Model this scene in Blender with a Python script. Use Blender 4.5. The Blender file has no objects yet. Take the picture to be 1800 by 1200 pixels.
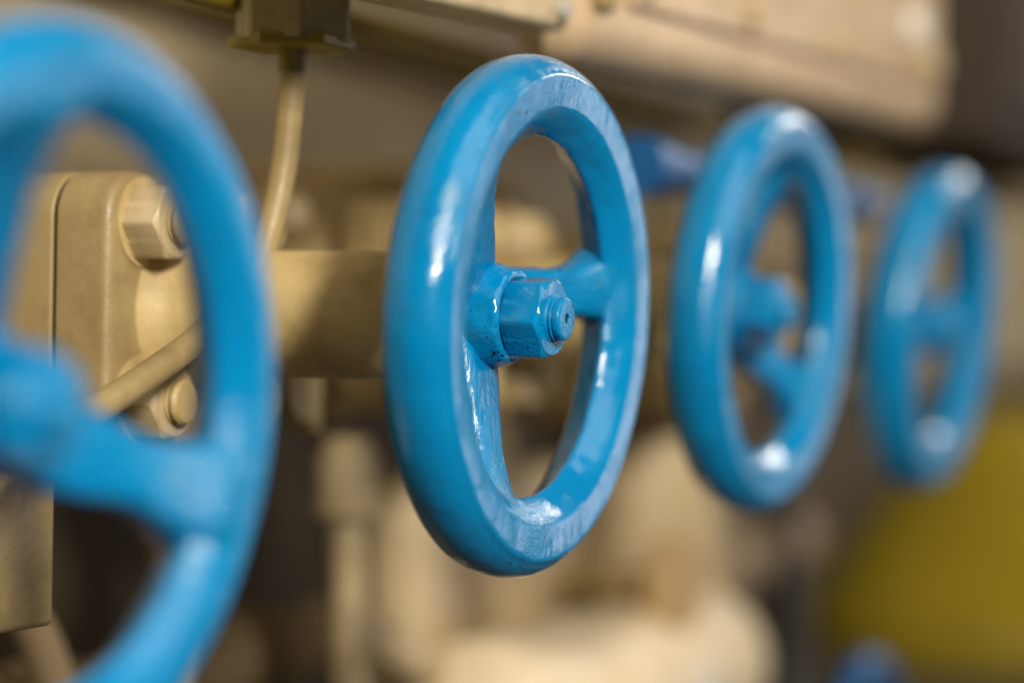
import bpy, bmesh, math, random
from mathutils import Vector, Matrix, noise

# ------------------------------------------------------------------ scene, camera, light
S = bpy.context.scene
COL = S.collection
MM = 0.001
R = math.radians

S.view_settings.view_transform = 'Standard'
S.view_settings.look = 'None'
S.view_settings.gamma = 1.0
S.view_settings.use_curve_mapping = False
S.view_settings.exposure = 0.0

# the row of handwheels runs along +x, the wheels face -y, z is up; origin = hub of the sharp wheel
CAM = Vector((-729.0, -335.0, -8.5)) * MM
VIEW = Vector((0.9063, 0.4226, 0.0))
cam_d = bpy.data.cameras.new('camera')
cam_d.sensor_width = 36.0
cam_d.lens = 82.0
cam_d.clip_start = 0.02
cam_d.clip_end = 60.0
cam_d.dof.use_dof = True
cam_d.dof.focus_distance = 0.795
cam_d.dof.aperture_fstop = 2.5
cam = bpy.data.objects.new('camera', cam_d)
COL.objects.link(cam)
cam.location = CAM
cam.rotation_euler = (VIEW.to_track_quat('-Z', 'Y').to_matrix() @ Matrix.Rotation(R(1.0), 3, 'Z')).to_euler()
S.camera = cam

W = bpy.data.worlds.new('World')
S.world = W
W.use_nodes = True
W.node_tree.nodes['Background'].inputs[0].default_value = (1.0, 0.86, 0.68, 1)
W.node_tree.nodes['Background'].inputs[1].default_value = 0.07


def area_lamp(name, direction, dist, sx, sy, watts, colour, target=(0, 0, 0)):
    d = bpy.data.lights.new(name, 'AREA')
    d.shape = 'RECTANGLE'
    d.size, d.size_y = sx, sy
    d.energy = watts
    d.color = colour
    o = bpy.data.objects.new(name, d)
    COL.objects.link(o)
    v = Vector(direction).normalized()
    o.location = Vector(target) + v * dist
    o.rotation_euler = v.to_track_quat('Z', 'Y').to_euler()
    return o


# lamps behind the camera's right shoulder and down the aisle, plus two added fills
area_lamp('lamp_behind_camera', (-0.61, -0.68, 0.37), 2.1, 0.19, 0.36, 60, (1.0, 0.90, 0.74))
area_lamp('overhead_fill', (-0.1, -0.75, 0.75), 2.0, 1.6, 1.6, 19, (1.0, 0.88, 0.70))  # added broad fill that softens the shadows, not a fitting of the room
area_lamp('lamp_down_aisle', (0.89, -0.17, 0.40), 3.6, 1.0, 0.36, 26, (1.0, 0.92, 0.82))
area_lamp('far_room_fill', (0.90, -0.42, 0.06), 3.6, 1.5, 1.5, 19, (1.0, 0.90, 0.91))  # added light standing in for the bright room surfaces that the rims reflect


# ------------------------------------------------------------------ materials
def ramp(nt, fac, stops):
    r = nt.nodes.new('ShaderNodeValToRGB')
    el = r.color_ramp.elements
    while len(el) < len(stops):
        el.new(0.5)
    for e, (p, c) in zip(el, stops):
        e.position = p
        e.color = (*c, 1) if len(c) == 3 else c
    nt.links.new(fac, r.inputs[0])
    return r.outputs[0]


def noise_node(nt, coord, scale, detail=4.0, rough=0.55, dist=0.0):
    n = nt.nodes.new('ShaderNodeTexNoise')
    n.inputs['Scale'].default_value = scale
    n.inputs['Detail'].default_value = detail
    n.inputs['Roughness'].default_value = rough
    n.inputs['Distortion'].default_value = dist
    nt.links.new(coord, n.inputs['Vector'])
    return n.outputs['Fac']


def mix(nt, fac, a, b):
    m = nt.nodes.new('ShaderNodeMix')
    m.data_type = 'RGBA'
    for v, i in ((fac, 0), (a, 6), (b, 7)):
        if hasattr(v, 'is_output'):
            nt.links.new(v, m.inputs[i])
        elif isinstance(v, tuple):
            m.inputs[i].default_value = (*v, 1)
        else:
            m.inputs[i].default_value = v
    return m.outputs[2]


def new_mat(name):
    m = bpy.data.materials.new(name)
    m.use_nodes = True
    nt = m.node_tree
    b = nt.nodes['Principled BSDF']
    tc = nt.nodes.new('ShaderNodeTexCoord')
    return m, nt, b, tc.outputs['Object']


def bump(nt, b, layers):
    prev = None
    for fac, dist in layers:
        n = nt.nodes.new('ShaderNodeBump')
        n.inputs['Strength'].default_value = 1.0
        n.inputs['Distance'].default_value = dist
        nt.links.new(fac, n.inputs['Height'])
        if prev:
            nt.links.new(prev, n.inputs['Normal'])
        prev = n.outputs[0]
    nt.links.new(prev, b.inputs['Normal'])


def blue_paint(name, chips=0.72, runs=0.00014, streak=0.0):
    m, nt, b, co = new_mat(name)

    def math2(op, a, c):
        n = nt.nodes.new('ShaderNodeMath')
        n.operation = op
        for v, i in ((a, 0), (c, 1)):
            if hasattr(v, 'is_output'):
                nt.links.new(v, n.inputs[i])
            else:
                n.inputs[i].default_value = v
        return n.outputs[0]
    big = noise_node(nt, co, 16, 5, 0.6)
    base = ramp(nt, big, [(0.30, (0.000, 0.178, 0.445)), (0.70, (0.000, 0.232, 0.54))])
    # dull scuffed patches where hands have been, and thin dirty smears
    scuff = ramp(nt, noise_node(nt, co, 33, 7, 0.68, 0.6), [(0.54, (0, 0, 0)), (0.72, (1, 1, 1))])
    base = mix(nt, math2('MULTIPLY', scuff, 0.08), base, (0.08, 0.24, 0.42))
    smear = ramp(nt, noise_node(nt, co, 48, 8, 0.75, 1.2), [(0.56, (0, 0, 0)), (0.72, (1, 1, 1))])
    base = mix(nt, math2('MULTIPLY', smear, 0.5), base, (0.010, 0.050, 0.085))
    speck = noise_node(nt, co, 520, 2, 0.5)
    where = noise_node(nt, co, 38, 3)
    chip = ramp(nt, math2('MULTIPLY', speck, where), [(chips * 0.55, (0, 0, 0)), (chips * 0.55 + 0.012, (1, 1, 1))])
    nt.links.new(mix(nt, chip, base, (0.012, 0.009, 0.008)), b.inputs['Base Color'])
    rr = ramp(nt, noise_node(nt, co, 60, 6, 0.65), [(0.3, (0.09,) * 3), (0.75, (0.20,) * 3)])
    nt.links.new(math2('ADD', rr, math2('MULTIPLY', scuff, 0.08)), b.inputs['Roughness'])
    patch = ramp(nt, noise_node(nt, co, 24, 3), [(0.47, (0, 0, 0)), (0.62, (1, 1, 1))])
    grain = math2('MULTIPLY', patch, noise_node(nt, co, 750, 3, 0.6))
    inv = nt.nodes.new('ShaderNodeInvert')
    nt.links.new(chip, inv.inputs[1])
    if streak:
        mp = nt.nodes.new('ShaderNodeMapping')
        mp.inputs['Scale'].default_value = (45, 420, 420)
        nt.links.new(co, mp.inputs['Vector'])
        st = noise_node(nt, mp.outputs[0], 1.0, 4, 0.6, 0.5)
    else:
        st = noise_node(nt, co, 140, 2)
    bump(nt, b, [(st, streak), (noise_node(nt, co, 60, 2, 0.45, 0.4), 0.00055), (noise_node(nt, co, 230, 4, 0.6, 0.8), runs), (grain, 0.00045),
                 (inv.outputs[0], 0.0002)])
    return m


def cream_paint(name, c=(0.315, 0.24, 0.112), dirt=(0.15, 0.095, 0.04), amount=0.75, rough=0.42):
    m, nt, b, co = new_mat(name)
    g = nt.nodes.new('ShaderNodeNewGeometry')
    pos = g.outputs['Position']
    d = ramp(nt, noise_node(nt, pos, 26, 6, 0.62), [(0.44, (0, 0, 0)), (0.74, (amount,) * 3)])
    v = mix(nt, noise_node(nt, pos, 9, 3), c, tuple(min(1, q * 1.16) for q in c))
    nt.links.new(mix(nt, d, v, dirt), b.inputs['Base Color'])
    rr = ramp(nt, noise_node(nt, pos, 50, 4), [(0.3, (rough - 0.08,) * 3), (0.7, (rough + 0.12,) * 3)])
    nt.links.new(rr, b.inputs['Roughness'])
    bump(nt, b, [(noise_node(nt, co, 70, 4), 0.0007), (noise_node(nt, co, 600, 3), 0.00012)])
    return m


def plain(name, c, rough=0.5, metallic=0.0, var=0.2):
    m, nt, b, co = new_mat(name)
    g = nt.nodes.new('ShaderNodeNewGeometry')
    f = noise_node(nt, g.outputs['Position'], 18, 5)
    nt.links.new(mix(nt, f, tuple(q * (1 - var) for q in c), tuple(min(1, q * (1 + var)) for q in c)), b.inputs['Base Color'])
    b.inputs['Roughness'].default_value = rough
    b.inputs['Metallic'].default_value = metallic
    bump(nt, b, [(noise_node(nt, co, 120, 4), 0.0004)])
    return m


M = dict(
    blue=blue_paint('blue_gloss_paint', 0.765, 0.0002),
    blue_spoke=blue_paint('blue_gloss_paint_brushed', 0.79, 0.0002, 0.0008),
    blue_hub=blue_paint('blue_gloss_paint_chipped', 0.737, 0.00024),
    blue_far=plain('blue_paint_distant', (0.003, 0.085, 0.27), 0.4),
    cream=cream_paint('cream_paint'),
    cream_worn=cream_paint('cream_paint_worn', (0.50, 0.385, 0.185), (0.22, 0.14, 0.05), 0.8, 0.5),
    cream_pale=cream_paint('cream_paint_pale', (0.52, 0.42, 0.26), (0.24, 0.16, 0.07), 0.6, 0.4),
    cream_light=cream_paint('cream_paint_light', (0.78, 0.66, 0.47), (0.45, 0.33, 0.17), 0.3, 0.45),
    fitting=cream_paint('olive_cream_scuffed_paint', (0.34, 0.28, 0.13), (0.11, 0.085, 0.02), 0.9, 0.4),
    pink=cream_paint('cream_paint_pinkish', (0.57, 0.43, 0.285), (0.33, 0.21, 0.095), 0.55, 0.4),
    dark=plain('dark_shade_brown', (0.088, 0.066, 0.042), 0.75),  # darkened brown with the shade of the low background painted in
    black=plain('bare_blackened_steel', (0.006, 0.005, 0.005), 0.5),
    wall=plain('grey_brown_bulkhead_paint', (0.46, 0.39, 0.26), 0.75),
    olive=plain('olive_yellow_paint', (0.25, 0.19, 0.012), 0.45),
    yellow=plain('yellow_paint', (0.29, 0.215, 0.003), 0.9, 0, 0.4),
    brown=plain('brown_primer', (0.030, 0.018, 0.010), 0.7),
    brown_pipe=plain('brown_pipe_paint', (0.17, 0.125, 0.068), 0.6),
    tan=plain('tan_pipe_paint', (0.26, 0.19, 0.11), 0.6),
    grey_brown=plain('grey_brown_duct_paint', (0.20, 0.16, 0.10), 0.6),
    orange=plain('orange_rust_primer', (0.47, 0.32, 0.155), 0.6),
    white=plain('white_plastic', (0.75, 0.72, 0.66), 0.4, 0, 0.05),
    grey=plain('grey_paint', (0.36, 0.34, 0.31), 0.5),
)


# ------------------------------------------------------------------ mesh helpers (all lengths in mm)
def mesh_from(name, verts, faces, sharp=35):
    me = bpy.data.meshes.new(name)
    me.from_pydata([tuple(c * MM for c in v) for v in verts], [], faces)
    bm = bmesh.new()
    bm.from_mesh(me)
    bmesh.ops.recalc_face_normals(bm, faces=bm.faces)
    bm.to_mesh(me)
    bm.free()
    for p in me.polygons:
        p.use_smooth = True
    if sharp:
        me.set_sharp_from_angle(angle=R(sharp))
    return me


def lathe(prof, seg=64, closed=False, wob=None):
    """prof: (radius, a); a measured along -y (towards the viewer)"""
    v, f = [], []
    n = len(prof)
    for i in range(seg):
        t = 2 * math.pi * i / seg
        ct, st = math.cos(t), math.sin(t)
        for r, a in prof:
            p = Vector((r * ct, -a, r * st))
            if wob:
                p = wob(p, r, a, t)
            v.append(tuple(p))
    m = n if closed else n - 1
    for i in range(seg):
        k = (i + 1) % seg
        for j in range(m):
            q = (j + 1) % n
            f.append((i * n + j, i * n + q, k * n + q, k * n + j))
    if not closed:
        for j in (0, n - 1):
            if prof[j][0] > 1e-4:
                f.append(tuple(i * n + j for i in range(seg)))
    return v, f


def spline(pts, sub, closed=True):
    out = []
    n = len(pts)
    for i in range(n if closed else n - 1):
        p = [Vector(pts[(i + k - 1) % n] if closed else pts[max(0, min(n - 1, i + k - 1))]) for k in range(4)]
        for s in range(sub):
            t = s / sub
            q = 0.5 * (2 * p[1] + (p[2] - p[0]) * t + (2 * p[0] - 5 * p[1] + 4 * p[2] - p[3]) * t * t
                       + (3 * p[1] - p[0] - 3 * p[2] + p[3]) * t ** 3)
            out.append(tuple(q))
    if not closed:
        out.append(tuple(pts[-1]))
    return out


def tube(path, rad, seg=20, rads=None):
    P = [Vector(p) for p in path]
    v, f = [], []
    up = Vector((0.31, 0.2, 0.93))
    for i, p in enumerate(P):
        t = (P[min(i + 1, len(P) - 1)] - P[max(i - 1, 0)]).normalized()
        a = t.cross(up)
        if a.length < 0.05:
            a = t.cross(Vector((1, 0, 0)))
        a.normalize()
        up = a.cross(t).normalized()
        r = rads[i] if rads else rad
        for k in range(seg):
            g = 2 * math.pi * k / seg
            v.append(tuple(p + a * (r * math.cos(g)) + up * (r * math.sin(g))))
    for i in range(len(P) - 1):
        for k in range(seg):
            q = (k + 1) % seg
            f.append((i * seg + k, i * seg + q, (i + 1) * seg + q, (i + 1) * seg + k))
    f.append(tuple(range(seg)))
    f.append(tuple((len(P) - 1) * seg + k for k in range(seg)))
    return v, f


def box_mesh(name, x0, x1, y0, y1, z0, z1, bev=2.0, seg=3):
    bm = bmesh.new()
    bmesh.ops.create_cube(bm, size=1)
    for vv in bm.verts:
        vv.co = Vector((x0 + (vv.co.x + .5) * (x1 - x0), y0 + (vv.co.y + .5) * (y1 - y0), z0 + (vv.co.z + .5) * (z1 - z0))) * MM
    if bev:
        bmesh.ops.bevel(bm, geom=bm.edges[:], offset=bev * MM, segments=seg, profile=0.5, affect='EDGES')
    me = bpy.data.meshes.new(name)
    bm.to_mesh(me)
    bm.free()
    for p in me.polygons:
        p.use_smooth = True
    me.set_sharp_from_angle(angle=R(40))
    return me


def put(name, me, mat, parent=None, loc=(0, 0, 0)):
    o = bpy.data.objects.new(name, me)
    COL.objects.link(o)
    if mat is not None and not me.materials:
        me.materials.append(M[mat])
    o.location = Vector(loc) * MM
    o.parent = parent
    return o


def empty(name, loc=(0, 0, 0)):
    o = bpy.data.objects.new(name, None)
    COL.objects.link(o)
    o.empty_display_size = 0.02
    o.location = Vector(loc) * MM
    return o


def tag(o, label, cat, group=None, kind=None):
    o['label'] = label
    o['category'] = cat
    if group:
        o['group'] = group
    if kind:
        o['kind'] = kind
    return o


def structure(o):
    o['kind'] = 'structure'
    return o


def copy_tree(o, parent=None):
    c = o.copy()
    COL.objects.link(c)
    c.parent = parent
    for ch in list(o.children):
        copy_tree(ch, c)
    return c


def hex_nut(ap, a0, a1, rot=0.0, hole=0.0, chamf=0.5, seg=144, rnd=34):
    """hexagon nut about the y axis between a0 (back) and a1 (front) with the turned chamfer arcs"""
    rc = ap * 0.965
    rows = []

    def hr(t):
        s = sum(max(0.0, math.cos(t - rot - k * math.pi / 3) / ap) ** rnd for k in range(6))
        return s ** (-1 / rnd)
    v, f = [], []
    n = 9
    for i in range(seg):
        t = 2 * math.pi * i / seg
        h = hr(t)
        dz = max(0.0, (h - rc)) * chamf + 0.15
        bz = max(0.0, (h - rc)) * 0.25 + 0.1
        prof = [(hole, a0), (rc * 0.98, a0), (h - 0.25, a0 + bz * .7), (h, a0 + bz + 0.4), (h, a1 - dz - 0.8),
                (h - 0.12, a1 - dz - 0.25), (h - 0.45, a1 - dz + 0.05), (rc, a1), (hole, a1)]
        for r, a in prof:
            v.append((r * math.cos(t), -a, r * math.sin(t)))
    for i in range(seg):
        k = (i + 1) % seg
        for j in range(n - 1):
            f.append((i * n + j, i * n + j + 1, k * n + j + 1, k * n + j))
    return v, f


# ------------------------------------------------------------------ the setting
structure(put('bulkhead_wall', box_mesh('bulkhead_wall', -900, 5200, 470, 490, -40, 1500, 0), 'wall'))
structure(put('bulkhead_lower_wall', box_mesh('bulkhead_lower_wall', -900, 5200, 476, 496, -900, -42, 0), 'dark'))  # the shade low on the wall is put into its colour
structure(put('end_bulkhead', box_mesh('end_bulkhead', 3300, 3320, -1500, 469, -900, 1500, 0), 'wall'))

# ------------------------------------------------------------------ handwheels
U = 0.18      # profile unit: a thousandth of the wheel's diameter (180 mm)


def rim_mesh(k=1.0, ka=1.0):
    pts = [(463, 64.5), (468, 60), (480, 50), (493, 32), (500, 8), (499, -16), (491, -42), (474, -62), (448, -73), (426, -71), (407, -60),
           (387, -40), (365, -14), (351, 2), (346, 10), (347.5, 17), (357, 29), (375, 47), (389.5, 57.8), (399, 62.5), (405, 64), (425, 66), (445, 67), (457, 67)]
    prof = [((r if r > 440 else 440 - (440 - r) * k) * U, a * ka * U) for r, a in spline(pts, 4)]

    def wob(p, r, a, t):
        q = p * 0.022
        d = noise.noise(q) * 0.5 + noise.noise(p * 0.09 + Vector((5, 1, 7))) * 0.10
        if r < 372 * U:
            d += noise.noise(p * 0.16 + Vector((9, 2, 1))) * 0.5      # rough cast inside
        c = Vector((math.cos(t) * 425 * U, 0, math.sin(t) * 425 * U))
        return p + (p - c).normalized() * d
    return mesh_from('rim', *lathe(prof, 220, True, wob), sharp=0)


def spoke_mesh(seed):
    v, f = [], []
    n, seg = 30, 28
    r0, r1 = 55 * U, 415 * U
    for i in range(n):
        s = i / (n - 1)
        r = r0 + (r1 - r0) * s
        ru = r / U
        fl = min(1.0, max(0.0, (ru - 235) / 150))
        fi = max(0.0, (225 - ru) / 140)
        hw = (47 + 36 * fl ** 2.4 + 16 * max(0.0, (300 - ru) / 100)) * U
        hd = (36 + 30 * fl ** 2.2) * U
        ac = (-115 + 104 * s) * U
        for k in range(seg):
            t = 2 * math.pi * k / seg
            c, q = math.cos(t), math.sin(t)
            e = 0.6
            x = math.copysign(abs(c) ** e, c) * hw
            y = math.copysign(abs(q) ** e, q) * hd
            p = Vector((r, -(ac + y), x))
            w = Vector((r * 0.10, y * 0.25 + seed, x * 0.25))
            d = noise.noise(w) * 0.6 + noise.noise(Vector((r * 0.06, y * 0.7 - seed, x * 0.7))) * 0.35
            p += Vector((0, -q * d, c * d))
            v.append(tuple(p))
    for i in range(n - 1):
        for k in range(seg):
            q = (k + 1) % seg
            f.append((i * seg + k, i * seg + q, (i + 1) * seg + q, (i + 1) * seg + k))
    f.append(tuple(range(seg)))
    f.append(tuple((n - 1) * seg + k for k in range(seg)))
    return mesh_from('spoke', v, f, sharp=0)


def hub_mesh():
    pts = [(20, -20), (60, -20), (74, -18), (82, -13), (90, -13), (97, -19), (101, -32), (106, -52), (110, -80), (112, -112), (107, -128), (92, -134), (40, -134), (20, -134)]
    prof = [(r * 0.94 * U, a * U) for r, a in spline(pts, 4, False)]

    def wob(p, r, a, t):
        d = noise.noise(p * 0.13) * 0.7 + noise.noise(p * 0.35) * 0.3
        return p + Vector((p.x, 0, p.z)).normalized() * d * (r > 12) + Vector((0, -d * 0.4 * (r > 12), 0))
    return mesh_from('hub', *lathe(prof, 120, False, wob), sharp=0)


def stem_mesh():
    pts = [(47, 60), (47, 66), (45.5, 69), (41, 70), (41, 72), (43.5, 73.5), (43.5, 75.5), (38.5, 77), (38.5, 79), (41, 80.5), (41.5, 83),
           (41.5, 88), (40, 91.5), (36, 93.5), (30, 94.3), (12, 93.8), (9.5, 92.5), (8.5, 88), (0.01, 87.5)]
    return mesh_from('stem_end', *lathe([(r * U, a * U) for r, a in spline(pts, 3, False)], 64), sharp=50)


def make_wheel():
    w = empty('handwheel')
    put('rim', rim_mesh(), 'blue', w)
    for k in range(3):
        s = put('spoke', spoke_mesh(k * 7.3), 'blue_spoke', w)
        s.rotation_euler = (0, -R((0, 116, 244)[k]), 0)
    dp = (0, 2.0, 0)
    put('hub', hub_mesh(), 'blue_hub', w, dp)
    put('washer', mesh_from('washer', *lathe([(20 * U, -21 * U), (77 * U, -21 * U), (77 * U, -15 * U), (20 * U, -15 * U)], 64)), 'black', w, dp)
    nut = put('hexagon_nut', mesh_from('hexagon_nut', *hex_nut(72 * U, -15.5 * U, 66 * U, rot=R(90 + 7 - 10)), sharp=28), 'blue_hub', w, dp)
    st = put('stem_end', stem_mesh(), 'blue_hub', w, dp)
    put('centre_hole', mesh_from('centre_hole', *lathe([(0.01, 90 * U), (9.6 * U, 90 * U), (9.6 * U, 88 * U)], 24)), 'black', st)
    return w


wheel = make_wheel()
WHEELS = [
    # x, z, spin, tilt, yaw, scale, extra hub depth, label
    (2.0, 0.0, 10.5, 2.0, 0.0, 1.0, 0.0, 'blue handwheel in sharp focus, second from the left, three spokes and hexagon nut'),
    (-271.0, -27.0, -19, 3.0, 0.0, 1.04, 9.0, 'largest blue handwheel, blurred in the foreground and cut off by the left edge'),
    (255.0, 7.0, -33, 3.5, -1.5, 1.0, 2.5, 'blurred blue handwheel just right of the sharp one, third from the left'),
    (541.0, 2.5, 9, 6.0, -1.0, 1.0, 2.0, 'smallest and most blurred of the big blue handwheels, rightmost in the row'),
]
for i, (x, z, spin, tilt, yaw, sc, deep, lab) in enumerate(WHEELS):
    o = wheel if i == 0 else copy_tree(wheel)
    o.location = (x * MM, 0, z * MM)
    o.rotation_mode = 'YXZ'
    o.rotation_euler = (R(tilt), -R(spin), R(yaw))
    o.scale = (sc, sc, sc)
    for ch in o.children:
        if ch.name.startswith('rim'):
            if i in (1, 3):                # one casting has a slimmer rim, the last one a heavier rim
                ch.data = rim_mesh(0.72, 0.84) if i == 1 else rim_mesh(1.28, 1.12)
                ch.data.materials.append(M['blue'])
        else:
            ch.location.y += deep * MM
            if ch.name.startswith('spoke'):      # deeper hub: the spokes slope back to it from the rim
                ch.rotation_mode = 'ZYX'
                ch.rotation_euler.z = -deep / 66.0
                if i == 1 and abs(ch.rotation_euler.y + R(116)) < 0.01:
                    ch.rotation_euler.y = -R(121)
    tag(o, lab, 'handwheel', 'blue handwheels in a row')

# ------------------------------------------------------------------ valve bodies behind the wheels
def rounded_square(h, r, y0, y1, bev, seg=12):
    loop = []
    for cx, cz, a0 in ((h - r, h - r, 0), (-h + r, h - r, 90), (-h + r, -h + r, 180), (h - r, -h + r, 270)):
        for k in range(seg + 1):
            t = R(a0 + 90 * k / seg)
            loop.append((cx, cz, math.cos(t), math.sin(t)))
    rows = []
    for k in range(6):
        t = R(90 * k / 5)
        rows.append((r - bev + bev * math.sin(t), y0 + bev - bev * math.cos(t)))
    for k in range(6):
        t = R(90 * k / 5)
        rows.append((r - 1.5 + 1.5 * math.cos(t), y1 - 1.5 + 1.5 * math.sin(t)))
    v, f = [], []
    n = len(loop)
    for rr, y in rows:
        for cx, cz, ct, st in loop:
            v.append((cx + rr * ct, y, cz + rr * st))
    for j in range(len(rows) - 1):
        for i in range(n):
            k = (i + 1) % n
            f.append((j * n + i, j * n + k, (j + 1) * n + k, (j + 1) * n + i))
    f.append(tuple(range(n)))
    f.append(tuple((len(rows) - 1) * n + i for i in range(n)))
    return v, f


def make_valve():
    v = empty('valve_body', (0, 150, 0))
    z = (0, -150, 0)
    put('stem', mesh_from('stem', *lathe([(7.5, -14), (7.5, -44)], 32)), 'grey', v, z)
    put('packing_gland', mesh_from('packing_gland', *lathe([(8, -34), (15, -34), (16, -35), (16, -47), (8, -47)], 48)), 'cream_worn', v, z)
    prof = [(9, -44), (20.5, -44), (22.5, -46), (23, -60), (23, -124), (24, -130), (27, -135), (33, -138.5), (34, -141), (9, -141)]
    put('bonnet', mesh_from('bonnet', *lathe(prof, 72)), 'cream_worn', v, z)
    put('flange', mesh_from('flange', *rounded_square(50, 17, 139, 162, 4.0)), 'cream', v, z)
    put('flange', mesh_from('flange', *rounded_square(50, 17, 163.4, 188, 1.0)), 'cream', v, z)
    put('gasket', mesh_from('gasket', *rounded_square(48.8, 16, 160, 164.5, 0.5)), 'black', v, z)
    nm = mesh_from('flange_nut', *hex_nut(13, -139.6, -124, rot=R(30 + 4)), sharp=28)
    bm_ = mesh_from('bolt_end', *lathe([(8.2, -125), (8.2, -123), (7.4, -122.6), (7.4, -121.6), (8.2, -121.2), (8.2, -120.2), (7.2, -119), (0.01, -118.6)], 40))
    wm = mesh_from('spot_face', *lathe([(2, -139.3), (16.5, -139.3), (16.5, -138.2), (2, -138.2)], 48))
    for sx, sz in ((-1, 1), (-1, -1), (1, 1), (1, -1)):
        p = (sx * 29, -150, sz * 32)
        n = put('flange_nut', nm, 'cream_pale', v, p)
        put('bolt_end', bm_, 'cream_worn', n)
        put('spot_face', wm, 'cream_worn', v, p)
    prof = [(30, -187), (38, -190), (52, -205), (58, -235), (56, -270), (44, -300), (30, -316), (0.01, -320)]
    put('body', mesh_from('body', *lathe(prof, 64)), 'cream', v, z)
    return v


valve = make_valve()
VL = ['cream flanged valve body with hexagon nuts behind the sharp blue handwheel',
      'cream flanged valve body carrying the largest blurred handwheel at the left',
      'cream valve body seen through the sharp handwheel, carrying the third handwheel',
      'cream valve body carrying the rightmost blue handwheel']
for i, (x, z, *_r) in enumerate(WHEELS):
    o = valve if i == 0 else copy_tree(valve)
    o.location = (x * MM, 0.150, z * MM)
    tag(o, VL[i], 'valve', 'cream valve bodies behind the handwheels')

# ------------------------------------------------------------------ things round the valves
# curved tube with its hexagon fitting at the top of the frame
t = empty('bent_tube', (6, 98, 100))
path = spline([(6.5, 96, 180), (6.0, 97, 100), (7.0, 99, 78), (6.5, 101, 55), (3.0, 103, 36), (-4, 104, 20), (-17, 105, 6), (-38, 106, -8), (-72, 109, -24),
               (-134, 114, -50), (-190, 118, -76)], 10, False)
put('tube', mesh_from('tube', *tube([(p[0] - 6, p[1] - 98, p[2] - 100) for p in path], 5.0, 24)), 'cream', t)
tag(t, 'thin cream bent tube running down from hexagon fitting and across the flange', 'tube')
ft = empty('hexagon_fitting', (6, 98, 100))
v, f = hex_nut(19.5, -2, 34, rot=R(8))
put('nut', mesh_from('nut', [(x, z, -y) for x, y, z in v], f, 28), 'fitting', ft)
put('collar', mesh_from('collar', [(x, z, -y) for x, y, z in lathe([(4.8, -4), (22, -4), (23, -3), (23, -0.5), (22, 0.5), (4.8, 0.5)], 6)[0]],
                        lathe([(4.8, -4), (22, -4), (23, -3), (23, -0.5), (22, 0.5), (4.8, 0.5)], 6)[1]), 'olive', ft)
put('sleeve', mesh_from('sleeve', [(x, z, -y) for x, y, z in lathe([(4.8, -12), (5.2, -12), (5.2, -3), (4.8, -3)], 32)[0]],
                        lathe([(4.8, -12), (5.2, -12), (5.2, -3), (4.8, -3)], 32)[1]), 'olive', ft)
tag(ft, 'worn cream hexagon fitting with yellowish collar where the bent tube starts', 'fitting')

# support block bottom left
b = empty('support_block', (-120, 170, -110))
put('block', box_mesh('block', -120, 59, -20, 40, 0, 66, 2.5), 'cream', b)
put('foot', box_mesh('foot', -100, 25, -10, 30, -90, 0.2, 2), 'cream_pale', b)
tag(b, 'cream square-edged block low at the left edge under the tube', 'block')

# junction boxes above the wheels
for nm, x0, x1, y0, y1, z0, z1, mt, lab in (
        ('junction_box', -56, 112, 34, 58, 110, 260, 'cream_pale', 'cream box along the top edge left of the pinkish box'),
        ('junction_box', 124, 690, 34, 72, 113, 330, 'pink', 'long pinkish cream box above the third handwheel, blurred')):
    o = empty(nm, ((x0 + x1) / 2, (y0 + y1) / 2, z0))
    hx, hy = (x1 - x0) / 2, (y1 - y0) / 2
    put('case', box_mesh('case', -hx, hx, -hy, hy, 0, z1 - z0, 20 if x0 > 100 else 4, 6), mt, o)
    if x0 > 100:
        put('cover', box_mesh('cover', -hx + 46, hx - 70, -hy - 4, -hy + 1, 26, z1 - z0 - 20, 3), mt, o)
        bolt = mesh_from('bolt_head', *lathe([(0.01, 5), (4, 4.6), (5, 3), (5, -1), (0.01, -1)], 24))
        for bx in (-hx + 58, -hx + 190, -hx + 330, hx - 90):
            put('bolt_head', bolt, 'cream_worn', o, (bx, -hy - 4, 36))
        put('rib', box_mesh('rib', -hx + 12, -hx + 26, -hy - 5, -hy + 1, 22, z1 - z0 - 10, 2), 'cream_worn', o)
        put('cap', mesh_from('cap', *lathe([(0.01, 12), (9, 11.5), (11, 9), (12, -1), (0.01, -1)], 32)), 'white', o, (hx - 90, -hy, 58))
        put('cap', mesh_from('cap', *lathe([(0.01, 12), (8, 11.5), (10, 9), (11, -1), (0.01, -1)], 32)), 'cream_pale', o, (hx - 55, -hy, 40))
    else:
        put('screw', mesh_from('screw', *lathe([(0.01, 4), (4, 3.5), (5, 2), (5, -1), (0.01, -1)], 24)), 'grey', o, (hx - 10, -hy, 8))
    o.rotation_euler = (0, -R(1.9 if x0 > 100 else 2.4), 0)
    tag(o, lab, 'box', 'cream boxes above the handwheels')
o = empty('dark_cabinet', (1010, 90, 130))
put('case', box_mesh('case', -230, 300, -60, 120, 0, 420, 4), 'brown', o)
put('door', box_mesh('door', -210, 280, -66, -58, 20, 400, 3), 'brown', o)
tag(o, 'dark brown cabinet in the top right corner', 'cabinet')

# pipes running along the row
def pipe(name, path, r, mat, label, cat='pipe', loc=None, group=None, sub=1, ring=None):
    l = Vector(loc or path[0])
    o = empty(name, l)
    pts = spline(path, sub, False) if sub > 1 else path
    put('pipe', mesh_from('pipe', *tube([tuple(Vector(p) - l) for p in pts], r, 28)), mat, o)
    for rp, rl, rr, rm in ring or []:
        d = Vector(rl)
        put('collar', mesh_from('collar', *tube([tuple(Vector(rp) - d / 2 - l), tuple(Vector(rp) + d / 2 - l)], rr, 28)), rm, o)
    return tag(o, label, cat, group)


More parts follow.
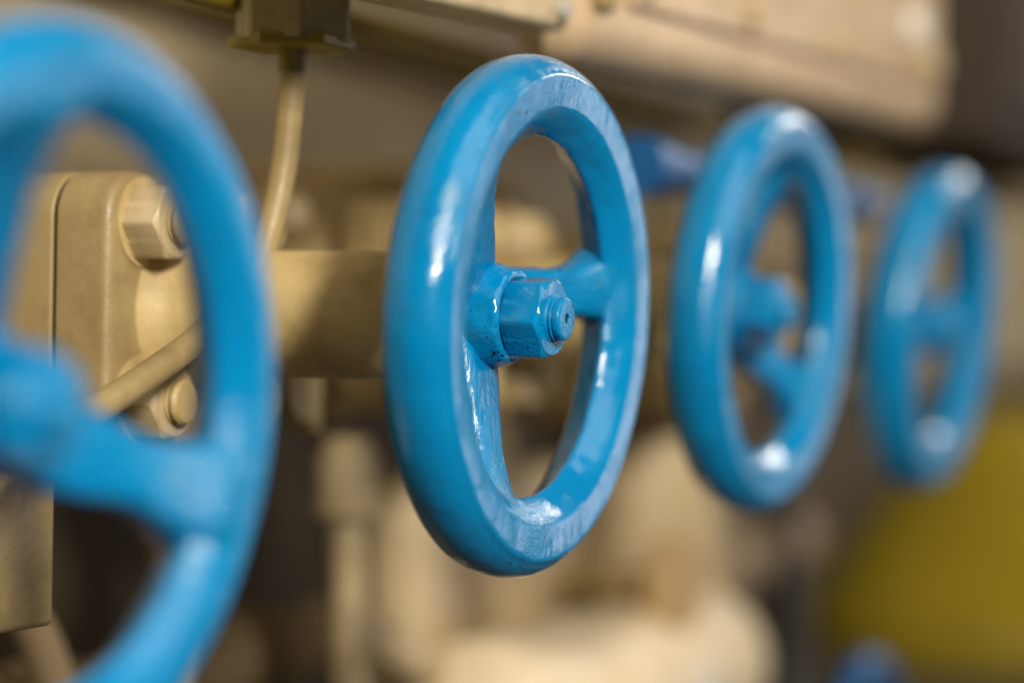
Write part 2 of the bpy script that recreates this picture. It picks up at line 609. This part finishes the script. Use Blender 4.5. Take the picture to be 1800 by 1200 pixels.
pipe('yellow_pipe', [(-300, 120, 116), (1500, 120, 116)], 6, 'olive', 'olive yellow pipe running under and behind the boxes at the top')
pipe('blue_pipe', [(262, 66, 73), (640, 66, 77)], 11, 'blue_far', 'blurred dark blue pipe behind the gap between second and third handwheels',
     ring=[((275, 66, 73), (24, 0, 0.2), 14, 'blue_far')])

# domed cap behind the tube, pale box, brown bracket
o = empty('domed_cap', (158, 190, 46))
put('cap', mesh_from('cap', *lathe(spline([(0.01, 12), (5, 11), (9, 7), (10.5, 0), (10.5, -9)], 5, False), 40)), 'cream_pale', o)
put('shank', mesh_from('shank', *lathe([(5, -8), (5, -60)], 24)), 'cream_worn', o)
tag(o, 'pale domed cap peeking out right behind the bent tube', 'cap')
o = empty('pump_housing', (420, 290, 40))
put('case', box_mesh('case', -95, 110, -40, 60, -4, 30, 6), 'cream', o)
put('lid', box_mesh('lid', -60, 100, -46, 50, 28, 44, 5), 'cream_worn', o)
tag(o, 'blurred cream housing behind and left of the sharp handwheel', 'housing')
o = empty('bracket', (230, 300, 20))
put('plate', box_mesh('plate', -70, 60, -10, 10, -20, 40, 2), 'brown', o)
tag(o, 'dark brown bracket behind the domed cap', 'bracket')

# vertical pipe with coupling and its branch, under the sharp wheel's left
pipe('drain_pipe', [(230, 196, -58), (231, 196, -90), (234, 196, -130), (238, 196, -190), (240, 196, -330)], 8.5, 'cream_pale',
     'blurred cream vertical pipe with pale coupling, lower left of the sharp handwheel',
     ring=[((230, 196, -76), (0.3, 0, -30), 14.5, 'cream_pale'), ((230, 196, -58), (0.3, 0, -8), 11, 'cream_pale')])
pipe('branch_pipe', [(238, 200, -142), (300, 200, -166), (400, 200, -200), (500, 200, -240)], 11, 'cream_pale',
     'blurred cream pipe sloping down under the sharp handwheel')
o = empty('hose_clamp', (100, 150, -30))
put('band', mesh_from('band', *lathe([(6, -4), (13, -4), (13, 6), (6, 6)], 32)), 'cream', o)
put('lug', box_mesh('lug', 8, 14, -6, 6, -18, -6, 1.5), 'cream', o)
tag(o, 'small blurred cream ring just right of the foreground wheel', 'clamp')

# filter bowl behind the gap between wheels two and three
def upright(v):
    return [(x, z, -y) for x, y, z in v]


o = empty('filter_bowl', (650, 215, -160))
v, f = lathe([(0.01, -20), (40, -18), (56, -8), (60, 20), (60, 120), (54, 150), (34, 160), (0.01, 162)], 56)
put('bowl', mesh_from('bowl', upright(v), f), 'cream_pale', o)
v, f = lathe([(50, 96), (64, 96), (65, 98), (65, 108), (64, 110), (50, 110)], 56)
put('clamp_ring', mesh_from('clamp_ring', upright(v), f), 'cream', o)
tag(o, 'large blurred pale cream bowl between second and third handwheels', 'filter')
o = empty('rusty_flange', (540, 150, -150))
put('disc', mesh_from('disc', *lathe([(0.01, 8), (26, 8), (28, 6), (28, -8), (0.01, -8)], 40)), 'orange', o)
put('neck', mesh_from('neck', *lathe([(9, -7), (9, -70)], 32)), 'cream_worn', o)
tag(o, 'blurred orange rust-coloured disc low between second and third handwheels', 'flange')

# lower casting that fills the space under the sharp wheel
o = empty('manifold_casting', (400, 240, -230))
put('casting', box_mesh('casting', -50, 250, -20, 12, 0, 150, 10, 5), 'cream_pale', o)
put('header_pipe', mesh_from('header_pipe', *tube([(-80, -62, 20), (-74, -62, 20), (-60, -62, 20), (240, -62, 22), (262, -62, 22), (274, -62, 22), (280, -62, 22)], 50, 40,
    rads=[26, 40, 50, 50, 45, 34, 18])), 'cream_light', o)
put('name_plate', box_mesh('name_plate', 120, 165, -112, -108, 8, 36, 1), 'white', o)
put('port', mesh_from('port', *lathe([(17, 24), (24, 24), (24, 18), (24, -4), (17, -4)], 40)), 'cream_worn', o, (-10, -20, 166))
put('port_bore', mesh_from('port_bore', *lathe([(0.01, 20), (18, 20), (18, -3), (0.01, -3)], 40)), 'dark', o, (-10, -20, 166))
tag(o, 'large blurred cream casting with dark ports under the sharp handwheel', 'casting')

pipe('slanted_pipe', [(560, 190, -182), (700, 200, -172), (850, 210, -162), (960, 216, -154)], 24, 'tan',
     'blurred brownish pipe slanting up under the third handwheel')
o = empty('cross_member', (680, 170, 40))
put('beam', box_mesh('beam', -110, 480, -8, 14, 4, 34, 3), 'cream', o)
put('label_plate', box_mesh('label_plate', 400, 440, -10, -7, 12, 60, 1), 'white', o)
tag(o, 'blurred cream beam behind the gap between second and third handwheels', 'beam')

# yellow tank and a lower blue wheel
o = empty('yellow_tank', (1662, 230, -320))
v, f = lathe([(0.01, -6), (170, -6), (184, 0), (190, 12), (190, 40), (186, 56), (60, 240), (44, 250), (0.01, 252)], 64)
put('shell', mesh_from('shell', upright(v), f), 'yellow', o)
v, f = lathe([(170, 22), (193, 22), (194, 24), (194, 32), (193, 34), (170, 34)], 64)
put('band', mesh_from('band', upright(v), f), 'olive', o)
put('hatch', box_mesh('hatch', -150, -60, -178, -120, 40, 100, 6), 'olive', o)
put('strap', box_mesh('strap', -60, -30, -215, -150, -20, 130, 3), 'brown', o)
tag(o, 'blurred yellow tank at the lower right', 'tank')

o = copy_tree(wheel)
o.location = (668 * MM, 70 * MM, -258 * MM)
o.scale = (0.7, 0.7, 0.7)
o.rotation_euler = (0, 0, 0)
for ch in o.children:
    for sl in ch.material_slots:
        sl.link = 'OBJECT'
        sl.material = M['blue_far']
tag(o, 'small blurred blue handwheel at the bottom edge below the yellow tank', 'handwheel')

# further pipework in the dim space behind
pipe('riser_pipe', [(300, 330, -420), (300, 330, -80), (302, 332, -20)], 15, 'brown_pipe', 'dim brown vertical pipe between the foreground wheel and the sharp wheel',
     ring=[((300, 330, -120), (0, 0, 22), 20, 'brown_pipe')])
pipe('thin_riser_pipe', [(190, 260, -420), (190, 262, -150), (196, 264, -70)], 6, 'cream_worn', 'thin dim tan pipe rising left of the pale coupling')
pipe('upper_pipe', [(250, 380, 46), (900, 385, 52), (1800, 390, 60)], 16, 'cream_worn', 'blurred tan horizontal pipe seen through the top of the sharp wheel',
     ring=[((520, 382, 48), (26, 0, 0), 24, 'cream'), ((760, 384, 50), (26, 0, 0), 24, 'cream_worn')])
pipe('corner_hose', [(760, 150, -320), (790, 160, -225), (860, 190, -160), (1000, 240, -110)], 14, 'black', 'dark hose curving up beneath the two right handwheels', sub=8)

pipe('low_pipe', [(-60, 300, -190), (500, 310, -170), (1100, 320, -150)], 20, 'brown_pipe', 'dim brown horizontal pipe low behind the foreground wheel',
     ring=[((120, 303, -184), (30, 0, 1), 28, 'tan'), ((330, 306, -176), (20, 0, 1), 26, 'brown_pipe')])
pipe('cable_run', [(-80, 250, -60), (20, 256, -92), (90, 262, -150), (130, 268, -260), (140, 270, -420)], 9, 'tan', 'dim tan cable curving down behind the foreground wheel', sub=8)
pipe('stub_pipe', [(60, 380, -430), (66, 380, -230), (70, 380, -120)], 24, 'tan', 'dim thick tan pipe standing in the dark lower left')

o = empty('cable_duct', (500, 448, 190))
put('tray', box_mesh('tray', -520, 900, -6, 20, 0, 60, 5), 'grey_brown', o)
put('cover', box_mesh('cover', -515, 895, -12, -5, 6, 20, 2), 'olive', o)
tag(o, 'grey brown duct with olive edge high on the wall behind the tube', 'duct')
pipe('wall_conduit', [(40, 430, 500), (42, 430, 130), (48, 428, 90), (80, 426, 74), (260, 426, 70)], 11, 'brown_pipe', 'dim brown conduit bending along the wall behind the foreground wheel', sub=6,
     ring=[((42, 430, 126), (0, 0, 26), 20, 'brown')])
